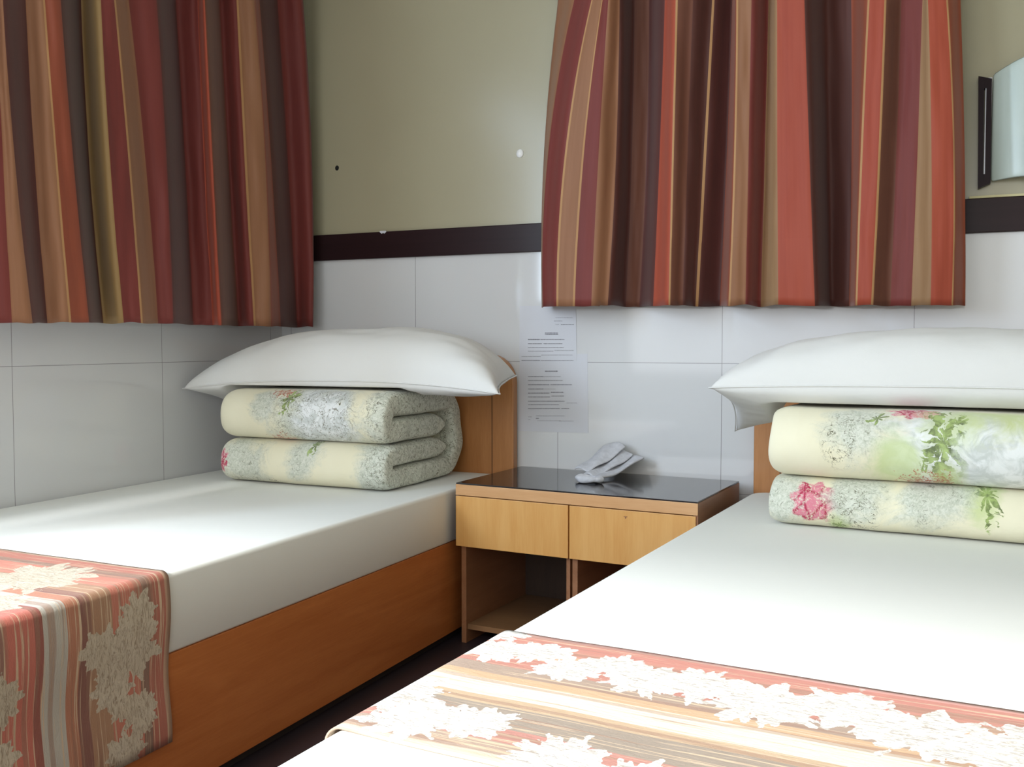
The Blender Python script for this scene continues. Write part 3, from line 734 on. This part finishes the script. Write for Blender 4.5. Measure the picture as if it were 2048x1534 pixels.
lines('printed_text', [(385, 525, 780, 5), (200, 370, 840, 3.2), (375, 560, 840, 1.4), (200, 580, 882, 2.6), (200, 430, 928, 3.4), (445, 680, 928, 3.2), (200, 370, 975, 4), (375, 500, 975, 1.4), (200, 435, 1020, 4.5), (450, 590, 1010, 4.2),
      (200, 440, 1062, 3.6), (455, 590, 1052, 3.4), (200, 600, 1108, 3), (620, 735, 1128, 2), (200, 540, 1148, 2.8), (200, 550, 1190, 3), (565, 650, 1190, 3), (285, 600, 1270, 2), (200, 240, 1280, 1.6), (200, 225, 1310, 1.8), (285, 320, 1296, 4), (300, 560, 1322, 1.4), (540, 700, 1326, 2)], .0012, M['ink'], n1, 3)
n2 = sheet_of('notice', [(1040, 612), (1152, 610), (1154, 722), (1039, 722)], .0012, .0005, M['paper'])
tag(n2, 'upper printed notice sheet on the tiles, hanging partly behind the right curtain hem', 'notice', 'printed notices on the tiles')
lines('printed_heading', [(500, 690, 195, 2), (485, 575, 230, 2.5), (560, 705, 268, 3), (500, 540, 268, 1.5)], .0020, M['ink'], n2, 9)
lines('printed_text', [(385, 530, 362, 5), (385, 530, 376, 5), (200, 330, 432, 5), (335, 600, 432, 3.4), (200, 350, 478, 4.2), (370, 575, 478, 4.2), (200, 590, 520, 3), (200, 480, 560, 3), (490, 700, 553, 2),
      (130, 340, 618, 2.4), (345, 690, 603, 2.2), (130, 330, 660, 3.4), (340, 700, 661, 2.4)], .0020, M['ink'], n2, 5)

# ------------------------------------------------------------------ wall lamp at the right edge
WLp = empty('wall_lamp', (.075, YW, 1.66), label='wall lamp with slotted dark wood side bracket and frosted shade at the right edge', cat='wall lamp')
def quadbar(name, front, y0, y1, mat, parent):
    pass
# slotted dark bracket: frame made of four bars around the slot, top cut level and bottom cut slanting
pa = [unp(u, v, 1, YW-.03) for u, v in ((1957, 152), (1984, 157), (1981, 366), (1956, 377))]
pi_ = [unp(u, v, 1, YW-.03) for u, v in ((1968.5, 176), (1973, 176), (1970, 348), (1966, 348))]
o3 = Vector(WLp.location)
V = []
for dy in (0, .028):
    V += [Vector((p_.x, YW-.03+dy, p_.z))-o3 for p_ in pa]+[Vector((p_.x, YW-.03+dy, p_.z))-o3 for p_ in pi_]
F = []
for i in range(4):
    j = (i+1) % 4
    F += [[i, j, 4+j, 4+i], [8+i, 8+j, 12+j, 12+i], [i, j, 8+j, 8+i], [4+i, 4+j, 12+j, 12+i]]
brk = mesh('bracket', V, F, M['darkwood'], WLp, smooth=False)
bp = bxs('slot_backing', [(-.006, -.026, -.16, .012, -.024, .16)], M['paper'], WLp, 0); 
# frosted shade: bowed panel whose top edge sweeps up to the right
def shade(s, t_):
    x = .013+.249*s; bow = .05*math.sin(PI*min(1, s*1.0))
    ztop = .172+.045*math.sin(PI*.5*min(1, s/.6))-.02*max(0, s-.5); zbot = -.155+.004*math.sin(5*s)
    return Vector((x, -.012-bow, zbot+(ztop-zbot)*t_))
sh = sheetobj('frosted_shade', shade, 20, 10, M['frost'], WLp, .004)
V = []; F = []; 
for i in range(13):
    f = i/12; z = -.150+.12*f; x = .118-.014*f**1.3+.004*math.sin(6*f); r_ = .013*(1-f*.75)
    for j in range(10):
        a = 2*PI*j/10; V.append((x+r_*math.cos(a), -.085+r_*math.sin(a), z))
for i in range(12):
    for j in range(10): F.append([i*10+j, i*10+(j+1) % 10, (i+1)*10+(j+1) % 10, (i+1)*10+j])
F.append(list(range(10))); F.append(list(range(120, 130)))
mesh('lamp_tube', V, F, M['paper'], WLp)
bxs('bracket', [(.262, -.032, -.165, .288, -.002, .165)], M['darkwood'], WLp)
